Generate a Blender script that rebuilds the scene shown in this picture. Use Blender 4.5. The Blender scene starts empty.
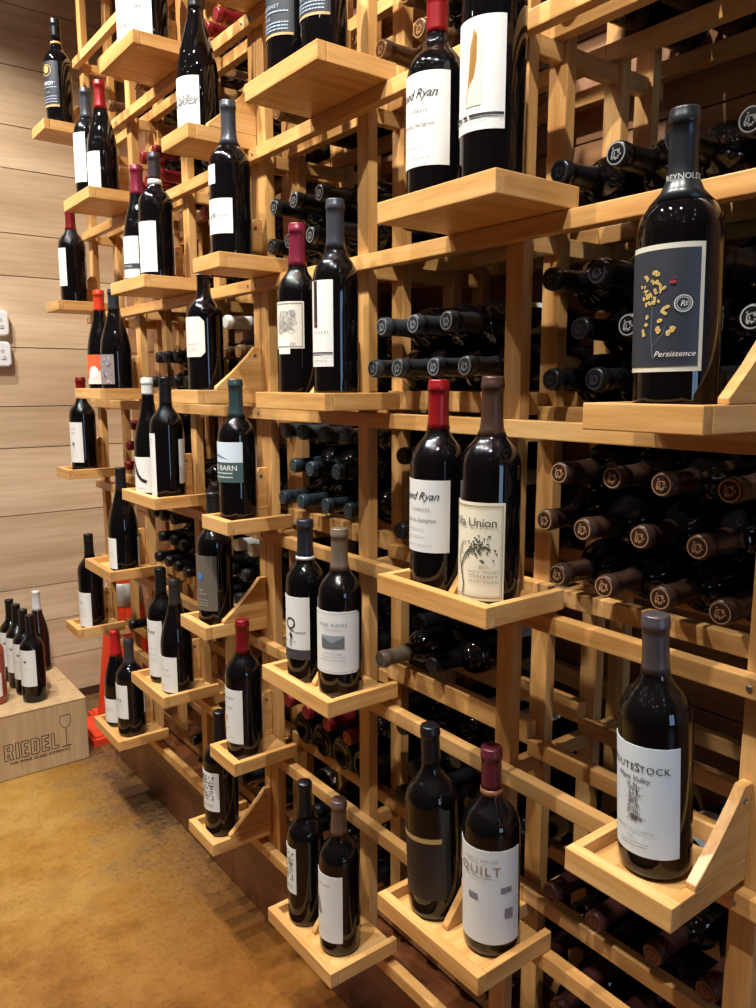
import bpy, bmesh, math, random
from mathutils import Vector, Matrix, Euler
random.seed(7)
C = bpy.context.scene.collection
ZC = 1.37                                   # height of the camera above the floor
D2R = math.pi / 180

# ------------------------------------------------------------------ camera
FPX, CX, CY = 775.0, 378.0, 504.0
TH = math.atan2(598, math.hypot(FPX, 120)); PT = math.atan2(120, FPX)
FW = Vector((math.sin(TH) * math.cos(PT), math.cos(TH) * math.cos(PT), -math.sin(PT)))
RT = Vector((math.cos(TH), -math.sin(TH), 0)); UP = RT.cross(FW)
cam = bpy.data.cameras.new('camera'); camo = bpy.data.objects.new('camera', cam); C.objects.link(camo)
cam.sensor_fit = 'VERTICAL'; cam.sensor_height = 36; cam.sensor_width = 27; cam.lens = FPX / 1008 * 36
cam.clip_start = .02
M = Matrix((RT, UP, -FW)).transposed().to_4x4(); M.translation = (0, 0, ZC); camo.matrix_world = M
bpy.context.scene.camera = camo
vs = bpy.context.scene.view_settings
vs.view_transform = 'Standard'; vs.look = 'None'; vs.gamma = 1; vs.use_curve_mapping = False
vs.exposure = 0.0

# ------------------------------------------------------------------ materials
def srgb(r, g, b):
    f = lambda c: (c / 255 / 12.92) if c / 255 <= .04045 else ((c / 255 + .055) / 1.055) ** 2.4
    return (f(r), f(g), f(b), 1)
def mat(name, col, rough=.5, metal=0, spec=.5, coat=0):
    m = bpy.data.materials.new(name); m.use_nodes = True
    b = m.node_tree.nodes['Principled BSDF']
    b.inputs['Base Color'].default_value = col; b.inputs['Roughness'].default_value = rough
    b.inputs['Metallic'].default_value = metal; b.inputs['Specular IOR Level'].default_value = spec
    b.inputs['Coat Weight'].default_value = coat
    return m
def N(m, t, **kw):
    n = m.node_tree.nodes.new(t)
    for k, v in kw.items(): setattr(n, k, v)
    return n
def L(m, a, b): m.node_tree.links.new(a, b)
def ramp(m, fac, stops):
    r = N(m, 'ShaderNodeValToRGB'); L(m, fac, r.inputs[0])
    e = r.color_ramp.elements
    while len(e) < len(stops): e.new(.5)
    for i, (p, c) in enumerate(stops): e[i].position = p; e[i].color = c
    return r.outputs[0]
def noise(m, vec, scale, detail=3, rough=.55):
    n = N(m, 'ShaderNodeTexNoise'); n.inputs['Scale'].default_value = scale
    n.inputs['Detail'].default_value = detail; n.inputs['Roughness'].default_value = rough
    L(m, vec, n.inputs['Vector']); return n.outputs['Fac']
def mixc(m, fac, a, b, mode='MIX'):
    x = N(m, 'ShaderNodeMix', data_type='RGBA', blend_type=mode)
    if hasattr(fac, 'links'): L(m, fac, x.inputs[0])
    else: x.inputs[0].default_value = fac
    for i, v in ((6, a), (7, b)):
        if hasattr(v, 'links'): L(m, v, x.inputs[i])
        else: x.inputs[i].default_value = v
    return x.outputs[2]
def bump(m, fac, strength, dist=.001):
    b = N(m, 'ShaderNodeBump'); b.inputs['Strength'].default_value = strength; b.inputs['Distance'].default_value = dist
    L(m, fac, b.inputs['Height']); L(m, b.outputs[0], m.node_tree.nodes['Principled BSDF'].inputs['Normal'])

def wood(name, axis, c_lo, c_mid, c_hi, rough=.38, scale=1.0, tone=None):
    m = mat(name, c_mid, rough)
    tc = N(m, 'ShaderNodeTexCoord'); oi = N(m, 'ShaderNodeObjectInfo')
    mp = N(m, 'ShaderNodeMapping'); sc = [1.0, 1.0, 1.0]; sc[axis] = .07
    mp.inputs['Scale'].default_value = sc
    ad = N(m, 'ShaderNodeVectorMath', operation='ADD')
    cb = N(m, 'ShaderNodeCombineXYZ')
    mu = N(m, 'ShaderNodeMath', operation='MULTIPLY'); mu.inputs[1].default_value = 37.0
    L(m, oi.outputs['Random'], mu.inputs[0])
    for i in range(3): L(m, mu.outputs[0], cb.inputs[i])
    L(m, tc.outputs['Object'], ad.inputs[0]); L(m, cb.outputs[0], ad.inputs[1])
    L(m, ad.outputs[0], mp.inputs['Vector'])
    n1 = noise(m, mp.outputs[0], 38 * scale, 4, .6)
    n2 = noise(m, mp.outputs[0], 190 * scale, 3, .6)
    col = ramp(m, n1, [(.3, c_lo), (.5, c_mid), (.72, c_hi)])
    col = mixc(m, .16, col, ramp(m, n2, [(.38, (.3, .3, .3, 1)), (.6, (1, 1, 1, 1))]), 'MULTIPLY')
    if tone:
        at = N(m, 'ShaderNodeAttribute', attribute_name='tone'); fac = at.outputs['Fac']
        col = mixc(m, 1, col, ramp(m, fac, [(0, tone[0]), (1, tone[1])]), 'MULTIPLY')
    else:
        col = mixc(m, 1, col, ramp(m, oi.outputs['Random'], [(0, (.84, .80, .76, 1)), (1, (1.0, 1.0, 1.0, 1))]), 'MULTIPLY')
    L(m, col, m.node_tree.nodes['Principled BSDF'].inputs['Base Color'])
    bump(m, n2, .12)
    return m
PLO, PMI, PHI = srgb(188, 134, 74), srgb(212, 162, 98), srgb(228, 184, 124)
PX = wood('pine_grain_x', 0, PLO, PMI, PHI); PY = wood('pine_grain_y', 1, PLO, PMI, PHI); PZ = wood('pine_grain_z', 2, PLO, PMI, PHI)
WALLM = wood('wall_planks', 0, srgb(198, 168, 134), srgb(217, 189, 154), srgb(230, 206, 172), .6, .3, ((.80, .77, .74, 1), (1, 1, 1, 1)))
BACKM = wood('back_wall_planks', 1, srgb(128, 88, 58), srgb(150, 106, 72), srgb(166, 120, 84), .55, .45, ((.8, .78, .76, 1), (1, 1, 1, 1)))
PLINM = wood('plinth_wood', 1, srgb(96, 56, 34), srgb(122, 74, 46), srgb(140, 88, 56), .22, .5)
CARD = wood('cardboard', 2, srgb(176, 146, 108), srgb(188, 158, 118), srgb(196, 167, 127), .75, .6)
GAPM = mat('plank_gap', srgb(50, 34, 22), .9)
GLASS = mat('dark_green_glass', (.003, .0026, .003, 1), .03, 0, .42, .08)
GLASSB = mat('dark_brown_glass', (.012, .006, .004, 1), .04, 0, .5, .2)
ROSEG = mat('rose_glass', srgb(150, 70, 50), .06, 0, .5)
LABM = {}
def paper(rgb, rough=.55):
    k = ('paper', rgb)
    if k not in LABM: LABM[k] = mat('paper_%d_%d_%d' % rgb, srgb(*rgb), rough)
    return LABM[k]
def ink(rgb): 
    k = ('ink', rgb)
    if k not in LABM: LABM[k] = mat('ink_%d_%d_%d' % rgb, srgb(*rgb), .5)
    return LABM[k]
def foil(rgb, rough=.32, metal=.25):
    k = ('foil', rgb)
    if k not in LABM: LABM[k] = mat('capsule_%d_%d_%d' % rgb, srgb(*rgb), rough, metal)
    return LABM[k]
W = (212, 213, 210)
SCREW = mat('screw_steel', srgb(150, 145, 138), .35, .9)

# ------------------------------------------------------------------ mesh helpers
def link(name, me, m, parent=None, loc=None):
    o = bpy.data.objects.new(name, me); C.objects.link(o)
    if m is not None: me.materials.append(m)
    if parent: o.parent = parent
    if loc is not None: o.location = loc
    return o
def finish(bm, name, m, parent=None, smooth=False, bev=0, origin=None):
    if bev:
        bmesh.ops.bevel(bm, geom=[e for e in bm.edges], offset=bev, segments=2, profile=.6, affect='EDGES')
    bmesh.ops.recalc_face_normals(bm, faces=bm.faces)
    if origin is not None: bmesh.ops.translate(bm, verts=bm.verts, vec=-Vector(origin))
    me = bpy.data.meshes.new(name); bm.to_mesh(me); bm.free()
    if smooth:
        for p in me.polygons: p.use_smooth = True
    return link(name, me, m, parent, origin)
def box(bm, a, b):
    x0, y0, z0 = a; x1, y1, z1 = b
    v = [bm.verts.new(p) for p in ((x0, y0, z0), (x1, y0, z0), (x1, y1, z0), (x0, y1, z0), (x0, y0, z1), (x1, y0, z1), (x1, y1, z1), (x0, y1, z1))]
    fs = [bm.faces.new([v[i] for i in q]) for q in ((0, 3, 2, 1), (4, 5, 6, 7), (0, 1, 5, 4), (1, 2, 6, 5), (2, 3, 7, 6), (3, 0, 4, 7))]
    return fs
def bar(name, a, b, m, parent=None, bev=.0016):
    """a wooden bar between corners a, b (camera heights), origin at its middle"""
    a = Vector((a[0], a[1], a[2] + ZC)); b = Vector((b[0], b[1], b[2] + ZC)); c = (a + b) / 2
    bm = bmesh.new(); box(bm, a - c, b - c)
    if bev: bmesh.ops.bevel(bm, geom=list(bm.edges), offset=bev, segments=2, profile=.6, affect='EDGES')
    o = finish(bm, name, m, parent); o.location = c - (parent_origin(parent) if parent else Vector((0, 0, 0)))
    return o
def parent_origin(p):
    v = Vector((0, 0, 0))
    while p: v = v + Vector(p.location); p = p.parent
    return v
def prism_xz(bm, pts, y0, y1):
    a = [bm.verts.new((x, y0, z)) for x, z in pts]; b = [bm.verts.new((x, y1, z)) for x, z in pts]
    bm.faces.new(a); bm.faces.new(list(reversed(b)))
    n = len(pts)
    for i in range(n): bm.faces.new([a[i], b[i], b[(i + 1) % n], a[(i + 1) % n]])
def lathe(bm, prof, seg=40):
    rings = []
    for r, z in prof:
        if r < 1e-6: rings.append([bm.verts.new((0, 0, z))])
        else: rings.append([bm.verts.new((r * math.cos(2 * math.pi * i / seg), r * math.sin(2 * math.pi * i / seg), z)) for i in range(seg)])
    for A, B in zip(rings, rings[1:]):
        for i in range(seg):
            j = (i + 1) % seg
            if len(A) == 1 and len(B) == 1: continue
            if len(A) == 1: bm.faces.new([A[0], B[i], B[j]])
            elif len(B) == 1: bm.faces.new([A[i], A[j], B[0]])
            else: bm.faces.new([A[i], A[j], B[j], B[i]])
def smooth_prof(pts, n=4):
    out = []
    for i in range(len(pts) - 1):
        p0 = pts[max(i - 1, 0)]; p1 = pts[i]; p2 = pts[i + 1]; p3 = pts[min(i + 2, len(pts) - 1)]
        for k in range(n):
            t = k / n
            out.append(tuple(.5 * ((2 * p1[j]) + (-p0[j] + p2[j]) * t + (2 * p0[j] - 5 * p1[j] + 4 * p2[j] - p3[j]) * t * t + (-p0[j] + 3 * p1[j] - 3 * p2[j] + p3[j]) * t ** 3) for j in (0, 1)))
    out.append(pts[-1]); return out
def bottle_profile(kind, r, h):
    n = .0146
    if kind == 'bordeaux':
        up = [(r, .59 * h), (r * .985, .625 * h), (r * .91, .662 * h), (r * .75, .697 * h), (r * .55, .727 * h), (n + .0028, .762 * h), (n + .0006, .805 * h), (n, .85 * h), (n, .975 * h)]
    else:
        up = [(r, .40 * h), (r * .975, .455 * h), (r * .88, .535 * h), (r * .72, .62 * h), (r * .55, .70 * h), (n + .0035, .775 * h), (n + .0008, .84 * h), (n, .90 * h), (n, .975 * h)]
    low = [(.0, .012), (r * .45, .010), (r * .72, .0022), (r * .84, 0.0), (r * .93, .0018), (r * .985, .0075), (r, .016)]
    return low + [(r, .2 * h)] + smooth_prof(up) 
def radius_at(prof, z):
    for (r0, z0), (r1, z1) in zip(prof[4:], prof[5:]):
        if z0 <= z <= z1 and z1 > z0: return r0 + (r1 - r0) * (z - z0) / (z1 - z0)
    return prof[-1][0]
_mc = {}
def glass_mesh(kind, r, h, seg=44):
    k = ('g', kind, round(r, 4), round(h, 4))
    if k not in _mc:
        bm = bmesh.new(); p = bottle_profile(kind, r, h); lathe(bm, p + [(0, .975 * h)], seg)
        bmesh.ops.recalc_face_normals(bm, faces=bm.faces)
        me = bpy.data.meshes.new('glass_body'); bm.to_mesh(me); bm.free()
        for q in me.polygons: q.use_smooth = True
        _mc[k] = me
    return _mc[k]
def capsule_mesh(kind, r, h, f0, screw=False, seg=36):
    k = ('c', kind, round(r, 4), round(h, 4), round(f0, 3), screw)
    if k not in _mc:
        p = bottle_profile(kind, r, h); e = .0007
        pr = [(radius_at(p, f0 * h) + .0001, f0 * h)]
        zs = [f0 + (0.945 - f0) * i / 6 for i in range(7)]
        pr += [(radius_at(p, z * h) + e, z * h) for z in zs]
        if screw: pr += [(.0156, .948 * h), (.0156, .953 * h), (.0150, .955 * h), (.0156, .957 * h), (.0156, .992 * h), (.0146, h), (0, h)]
        else: pr += [(.0163, .948 * h), (.0166, .955 * h), (.0166, .972 * h), (.0158, .976 * h), (.0158, .992 * h), (.0150, .998 * h), (.012, h), (0, h)]
        bm = bmesh.new(); lathe(bm, pr, seg); bmesh.ops.recalc_face_normals(bm, faces=bm.faces)
        me = bpy.data.meshes.new('capsule'); bm.to_mesh(me); bm.free()
        for q in me.polygons: q.use_smooth = True
        _mc[k] = me
    return _mc[k]

# --- flat label artwork: 2-D polygons (s = to the right, t = up, metres) bent on the bottle
_txt = {}
def text2d(s, size, shear=0, outline=False, spacing=1.0):
    k = (s, shear, spacing)
    if k not in _txt:
        cu = bpy.data.curves.new('t', 'FONT'); cu.body = s; cu.size = 1; cu.shear = shear; cu.align_x = 'CENTER'; cu.space_character = spacing
        cu.resolution_u = 2
        o = bpy.data.objects.new('t', cu); C.objects.link(o)
        dg = bpy.context.evaluated_depsgraph_get(); me = o.evaluated_get(dg).to_mesh()
        _txt[k] = ([(v.co.x, v.co.y) for v in me.vertices], [tuple(p.vertices) for p in me.polygons])
        o.evaluated_get(dg).to_mesh_clear(); bpy.data.objects.remove(o); bpy.data.curves.remove(cu)
    v, f = _txt[k]
    return [(a * size, b * size) for a, b in v], f
def rect2d(s0, t0, s1, t1):
    n = max(1, int(abs(s1 - s0) / .004) + 1); v = []; f = []
    for i in range(n + 1):
        s = s0 + (s1 - s0) * i / n; v += [(s, t0), (s, t1)]
    for i in range(n): f.append((2 * i, 2 * i + 2, 2 * i + 3, 2 * i + 1))
    return v, f
def disc2d(s, t, rs, rt=None, n=14, a=0):
    rt = rt or rs; v = []
    for i in range(n):
        x, y = rs * math.cos(2 * math.pi * i / n), rt * math.sin(2 * math.pi * i / n)
        v.append((s + x * math.cos(a) - y * math.sin(a), t + x * math.sin(a) + y * math.cos(a)))
    return v, [tuple(range(n))]
def ring2d(s, t, r, w, n=26):
    v = []; f = []
    for i in range(n):
        a = 2 * math.pi * i / n; v += [(s + r * math.cos(a), t + r * math.sin(a)), (s + (r - w) * math.cos(a), t + (r - w) * math.sin(a))]
    for i in range(n): j = (i + 1) % n; f.append((2 * i, 2 * j, 2 * j + 1, 2 * i + 1))
    return v, f
def line2d(pts, w):
    v = []; f = []
    for (a, b), (c, d) in zip(pts, pts[1:]):
        l = math.hypot(c - a, d - b) or 1; nx, ny = -(d - b) / l * w / 2, (c - a) / l * w / 2
        k = len(v); v += [(a + nx, b + ny), (a - nx, b - ny), (c - nx, d - ny), (c + nx, d + ny)]; f.append((k, k + 1, k + 2, k + 3))
    return v, f
def frame2d(s0, t0, s1, t1, w):
    out = [rect2d(s0, t0, s1, t0 + w), rect2d(s0, t1 - w, s1, t1), rect2d(s0, t0, s0 + w, t1), rect2d(s1 - w, t0, s1, t1)]
    return out
def dashes2d(s0, s1, t, h, rnd):
    out = []; s = s0
    while s < s1 - .001:
        w = rnd.uniform(.0015, .006); out.append(rect2d(s, t, min(s + w, s1), t + h)); s += w + .0012
    return out
def bend(polys, R, rot, z, name, m, parent, lift):
    """polys: list of (verts, faces); returns one mesh bent around the bottle axis"""
    fv, ff = [], []
    for v, f in polys: k = len(fv); fv += [(p[0], p[1], 0) for p in v]; ff += [tuple(i + k for i in q) for q in f]
    me = bpy.data.meshes.new(name); me.from_pydata(fv, [], ff)
    wide = max((max(fv[i][0] for i in q) - min(fv[i][0] for i in q) for q in ff), default=0)
    if wide > .004:                                        # cut wide shapes into narrow strips before bending
        bm = bmesh.new(); bm.from_mesh(me); s0 = min(p[0] for p in fv); s1 = max(p[0] for p in fv); k = s0 + .003
        while k < s1:
            bmesh.ops.bisect_plane(bm, geom=bm.verts[:] + bm.edges[:] + bm.faces[:], plane_co=(k, 0, 0), plane_no=(1, 0, 0)); k += .003
        bm.to_mesh(me); bm.free()
    for v in me.vertices:
        a = rot + v.co.x / R; v.co = (-math.cos(a) * (R + lift), -math.sin(a) * (R + lift), z + v.co.y)
    me.update()
    return link(name, me, m, parent)
def label_strip(R, rot, hw, z0, z1, name, m, parent, cut=0):
    """a paper label as a curved sheet with its own small thickness"""
    n = 28; bm = bmesh.new(); cols = []
    for i in range(n + 1):
        u = -1 + 2 * i / n; a = rot + u * hw; s = (1 - abs(u)) * hw * R
        c = max(0, cut - s); za, zb = z0 + c, z1 - c
        ca, sa = -math.cos(a), -math.sin(a)
        cols.append([bm.verts.new((ca * (R + e), sa * (R + e), zz)) for e, zz in ((.0007, za), (.0007, zb), (.0001, zb), (.0001, za))])
    for A, B in zip(cols, cols[1:]):
        for q in range(4): bm.faces.new([A[q], B[q], B[(q + 1) % 4], A[(q + 1) % 4]])
    bm.faces.new(cols[0]); bm.faces.new(list(reversed(cols[-1])))
    bmesh.ops.recalc_face_normals(bm, faces=bm.faces)
    me = bpy.data.meshes.new(name); bm.to_mesh(me); bm.free()
    return link(name, me, m, parent)

def thing(name, label, cat, loc, group=None):
    o = bpy.data.objects.new(name, None); C.objects.link(o); o.location = loc; o.empty_display_size = .05
    o['label'] = label; o['category'] = cat
    if group: o['group'] = group
    return o
def tag(o, label, cat, group=None):
    o['label'] = label; o['category'] = cat
    if group: o['group'] = group
    return o

# ------------------------------------------------------------------ room
def struct(o): o['kind'] = 'structure'; return o
XB, YE, XL, YF, ZT = 1.225, 3.40, -2.6, -3.2, 1.90     # back wall, end wall, left wall, front wall, ceiling (camera heights)
def plank_wall(name, seams, place, m, gapm):
    bm = bmesh.new(); ly = bm.loops.layers.float.new('tone'); rnd = random.Random(3)
    for z1, z0 in zip(seams, seams[1:]):
        t = rnd.random()
        for f in place(bm, z0 + .0018, z1 - .0018):
            for l in f.loops: l[ly] = t
    bmesh.ops.recalc_face_normals(bm, faces=bm.faces)
    me = bpy.data.meshes.new(name); bm.to_mesh(me); bm.free()
    o = link(name, me, m); me.materials.append(gapm)
    return struct(o)
seams = [ZT, 1.63, 1.43, 1.21, .99, .83, .586, .423, .145, -.09, -.258, -.534, -.845, -1.0, -1.168, -1.335]
def pl_end(bm, z0, z1): return box(bm, (XL, YE, z0 + ZC), (XB + .04, YE + .018, z1 + ZC))
def pl_back(bm, z0, z1): return box(bm, (XB, YF, z0 + ZC), (XB + .018, YE, z1 + ZC))
plank_wall('wall_end', seams, pl_end, WALLM, GAPM)
seams2 = [ZT, 1.64, 1.42, 1.2, 1.02, .84, .62, .44, .27, .13, -.08, -.2, -.42, -.56, -.78, -.96, -1.15, -1.37]
plank_wall('wall_back', seams2, pl_back, BACKM, GAPM)
def slab(name, a, b, m):
    bm = bmesh.new(); box(bm, (a[0], a[1], a[2] + ZC), (b[0], b[1], b[2] + ZC)); return struct(finish(bm, name, m))
slab('trim_1', (XL, YE + .019, -1.37), (XB + .04, YE + .04, ZT), GAPM)
slab('trim_2', (XB + .019, YF, -1.37), (XB + .04, YE, ZT), GAPM)
slab('baseboard_end', (XL, YE - .004, -1.37), (XB, YE + .018, -1.337), mat('dark_base', srgb(70, 42, 28), .5))
PLASTER = mat('warm_plaster', srgb(120, 96, 74), .8)
slab('ceiling', (XL, YF, ZT), (XB + .04, YE + .04, ZT + .05), mat('ceiling_paint', srgb(84, 70, 58), .85))
slab('wall_left', (XL - .05, YF, -1.37), (XL, YE, ZT), PLASTER)
# front wall with a shop window behind the camera
wx0, wx1, wz0, wz1 = -.25, .80, -1.0, .8
bm = bmesh.new()
for a, b in (((XL, -1.37), (wx0, ZT)), ((wx1, -1.37), (XB + .04, ZT)), ((wx0, -1.37), (wx1, wz0)), ((wx0, wz1), (wx1, ZT))):
    box(bm, (a[0], YF - .06, a[1] + ZC), (b[0], YF, b[1] + ZC))
struct(finish(bm, 'wall_front', PLASTER))
bm = bmesh.new()
for x in (wx0, (wx0 + wx1) / 2 - .025, wx1 - .05): box(bm, (x, YF - .05, wz0 + ZC), (x + .05, YF + .01, wz1 + ZC))
for z in (wz0, wz1 - .05): box(bm, (wx0, YF - .05, z + ZC), (wx1, YF + .01, z + .05 + ZC))
struct(finish(bm, 'window_1', mat('window_frame', srgb(60, 44, 34), .5)))
skym = bpy.data.materials.new('daylight_outside'); skym.use_nodes = True
nt = skym.node_tree; nt.nodes.remove(nt.nodes['Principled BSDF']); em = nt.nodes.new('ShaderNodeEmission')
em.inputs['Color'].default_value = (.42, .66, 1, 1); em.inputs['Strength'].default_value = 6.0
nt.links.new(em.outputs[0], nt.nodes['Material Output'].inputs[0])
slab('window_2', (wx0, YF - .045, wz0), (wx1, YF - .035, wz1), skym)

# floor: stained concrete
fm = mat('stained_concrete', srgb(165, 120, 60), .33)
tc = N(fm, 'ShaderNodeTexCoord'); ob = tc.outputs['Object']
n1 = noise(fm, ob, 2.1, 5, .6); n2 = noise(fm, ob, 9, 5, .65); n3 = noise(fm, ob, 70, 4, .7); n4 = noise(fm, ob, 170, 4, .7)
col = ramp(fm, n1, [(.28, srgb(118, 72, 36)), (.44, srgb(172, 126, 60)), (.60, srgb(196, 160, 96)), (.74, srgb(182, 128, 50))])
col = mixc(fm, .42, col, ramp(fm, n2, [(.30, srgb(104, 62, 32)), (.48, srgb(178, 134, 68)), (.7, srgb(214, 178, 112))]))
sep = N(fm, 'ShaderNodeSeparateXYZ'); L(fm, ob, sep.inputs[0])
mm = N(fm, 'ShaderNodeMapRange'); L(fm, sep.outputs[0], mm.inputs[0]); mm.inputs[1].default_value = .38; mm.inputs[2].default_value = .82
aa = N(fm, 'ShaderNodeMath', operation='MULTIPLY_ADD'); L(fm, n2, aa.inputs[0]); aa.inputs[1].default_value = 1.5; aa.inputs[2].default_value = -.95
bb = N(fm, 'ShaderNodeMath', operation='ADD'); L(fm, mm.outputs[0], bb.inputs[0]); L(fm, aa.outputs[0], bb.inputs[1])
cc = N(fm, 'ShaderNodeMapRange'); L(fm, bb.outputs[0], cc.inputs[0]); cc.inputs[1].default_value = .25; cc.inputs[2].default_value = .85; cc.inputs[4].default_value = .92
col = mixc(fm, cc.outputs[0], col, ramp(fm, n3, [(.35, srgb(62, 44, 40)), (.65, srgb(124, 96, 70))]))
# brown stain towards the camera
d1 = N(fm, 'ShaderNodeMapRange'); L(fm, sep.outputs[1], d1.inputs[0]); d1.inputs[1].default_value = 2.25; d1.inputs[2].default_value = 1.45; d1.inputs[4].default_value = .9
col = mixc(fm, d1.outputs[0], col, ramp(fm, n2, [(.3, srgb(112, 64, 30)), (.7, srgb(164, 110, 52))]))
col = mixc(fm, .5, col, ramp(fm, n3, [(.33, (.36, .32, .3, 1)), (.46, (1, 1, 1, 1))]), 'MULTIPLY')
spk = ramp(fm, n4, [(.30, (.30, .25, .22, 1)), (.42, (1, 1, 1, 1))])
col = mixc(fm, .6, col, spk, 'MULTIPLY')
hs = N(fm, 'ShaderNodeHueSaturation'); hs.inputs['Saturation'].default_value = 1.06; hs.inputs['Value'].default_value = .68; L(fm, col, hs.inputs['Color'])
L(fm, hs.outputs[0], fm.node_tree.nodes['Principled BSDF'].inputs['Base Color'])
rr = N(fm, 'ShaderNodeMapRange'); L(fm, n2, rr.inputs[0]); rr.inputs[3].default_value = .28; rr.inputs[4].default_value = .5
L(fm, rr.outputs[0], fm.node_tree.nodes['Principled BSDF'].inputs['Roughness'])
bump(fm, n3, .15)
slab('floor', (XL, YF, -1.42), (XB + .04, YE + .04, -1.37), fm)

# ------------------------------------------------------------------ the two rack units
LEV = [1.58, 1.31, 1.04, .77, .50, .229, -.052, -.332, -.60, -.868, -1.136]
LIFT = {(.813, -.052): .021, (1.189, -.332): .023, (.813, -.60): .028, (1.962, -.60): .015}
def wine_rack(label, y0, y1, posts, trays, joint):
    t = thing('wine_rack', label, 'rack', (.87, (y0 + y1) / 2, -1.14 + ZC), 'pine wine rack units along the wall')
    for yc in posts:
        for xa in (.872, .953, 1.085, 1.165):
            bar('post', (xa, yc - .017, -1.1515), (xa + .021, yc + .017, 1.60), PZ, t)
        for z in LEV[:-1]:
            bar('cross_bar', (.8935, yc - .0085, z - .036), (1.2080, yc + .0085, z - .009), PX, t)
    for z in LEV:
        r = bar('front_rail', (.851, y0, z - .026), (.8715, y1, z), PY, t)
        for yc in (posts[0], posts[-1]):
            bm = bmesh.new(); lathe(bm, [(0, 0), (.0035, 0), (.004, .0006), (.003, .0014), (0, .0014)], 12)
            o = finish(bm, 'screw', SCREW, r); o.rotation_euler = (0, -math.pi / 2, 0)
            o.location = Vector((.8508, yc + .002, z - .013 + ZC)) - parent_origin(r)
        for xa in (.931, 1.063, 1.187):
            for pa, pb in zip(posts, posts[1:]):                # one support per bay, some of them set higher
                up_ = LIFT.get((round(pa, 3), z), 0)
                ea = y0 + .002 if pa == posts[0] else pa + .0003; eb = y1 - .002 if pb == posts[-1] else pb - .0003
                bar('bottle_rail', (xa, ea, z - .0085 + up_ * .6), (xa + .0215, eb, z + .018 + up_), PY, t)
    for (ya, yb, zt, gy) in trays:
        tr = bpy.data.objects.new('display_tray', None); C.objects.link(tr); tr.parent = t
        tr.location = Vector((.79, (ya + yb) / 2, zt - .03 + ZC)) - parent_origin(t)
        bar('front_lip', (.712, ya, zt - .030), (.730, yb, zt), PY, tr)
        for s in ((ya, ya + LIP), (yb - LIP, yb)):
            bar('side_lip', (.7302, s[0], zt - .0298), (.8705, s[1], zt), PX, tr)
        bar('bottom_board', (.7302, ya + LIP + .0002, zt - .0298), (.8705, yb - LIP - .0002, zt - .018), PX, tr, .0006)
        # triangular bracket that ties the tray to its post
        base = 0 if gy in ('low', 'high') else -.0178
        pts = [(.758, base), (.8708, base), (.8708, .095), (.853, .095), (.840, .078), (.80, .040), (.758, .007 + base)]
        if gy == 'low': ga, gb = ya, ya + LIP
        elif gy == 'high': ga, gb = yb - LIP, yb
        else: ga, gb = gy - .006, gy + .006
        bm = bmesh.new(); prism_xz(bm, [(x - .81, z) for x, z in pts], ga - (ga + gb) / 2, gb - (ga + gb) / 2)
        bmesh.ops.bevel(bm, geom=list(bm.edges), offset=.001, segments=1, affect='EDGES')
        o = finish(bm, 'bracket', PX, tr); o.location = Vector((.81, (ga + gb) / 2, zt + ZC)) - parent_origin(tr)
        bm = bmesh.new(); lathe(bm, [(0, 0), (.004, 0), (.004, .0012), (.003, .0014), (.0028, .0004), (0, .0004)], 12)
        s = finish(bm, 'screw', SCREW, o); s.rotation_euler = (math.pi / 2, 0, 0)
        s.location = (.045, ga - (ga + gb) / 2 + .0002, .076)
    return t
# plinth
bm = bmesh.new(); box(bm, (0, -1.25, 0), (.33, 1.25, .218)); bmesh.ops.bevel(bm, geom=list(bm.edges), offset=.003, segments=2, affect='EDGES')
pl = finish(bm, 'rack_plinth', PLINM); pl.location = (.876, 1.525, 0); tag(pl, 'red-brown wooden plinth under both rack units', 'plinth')

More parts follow.
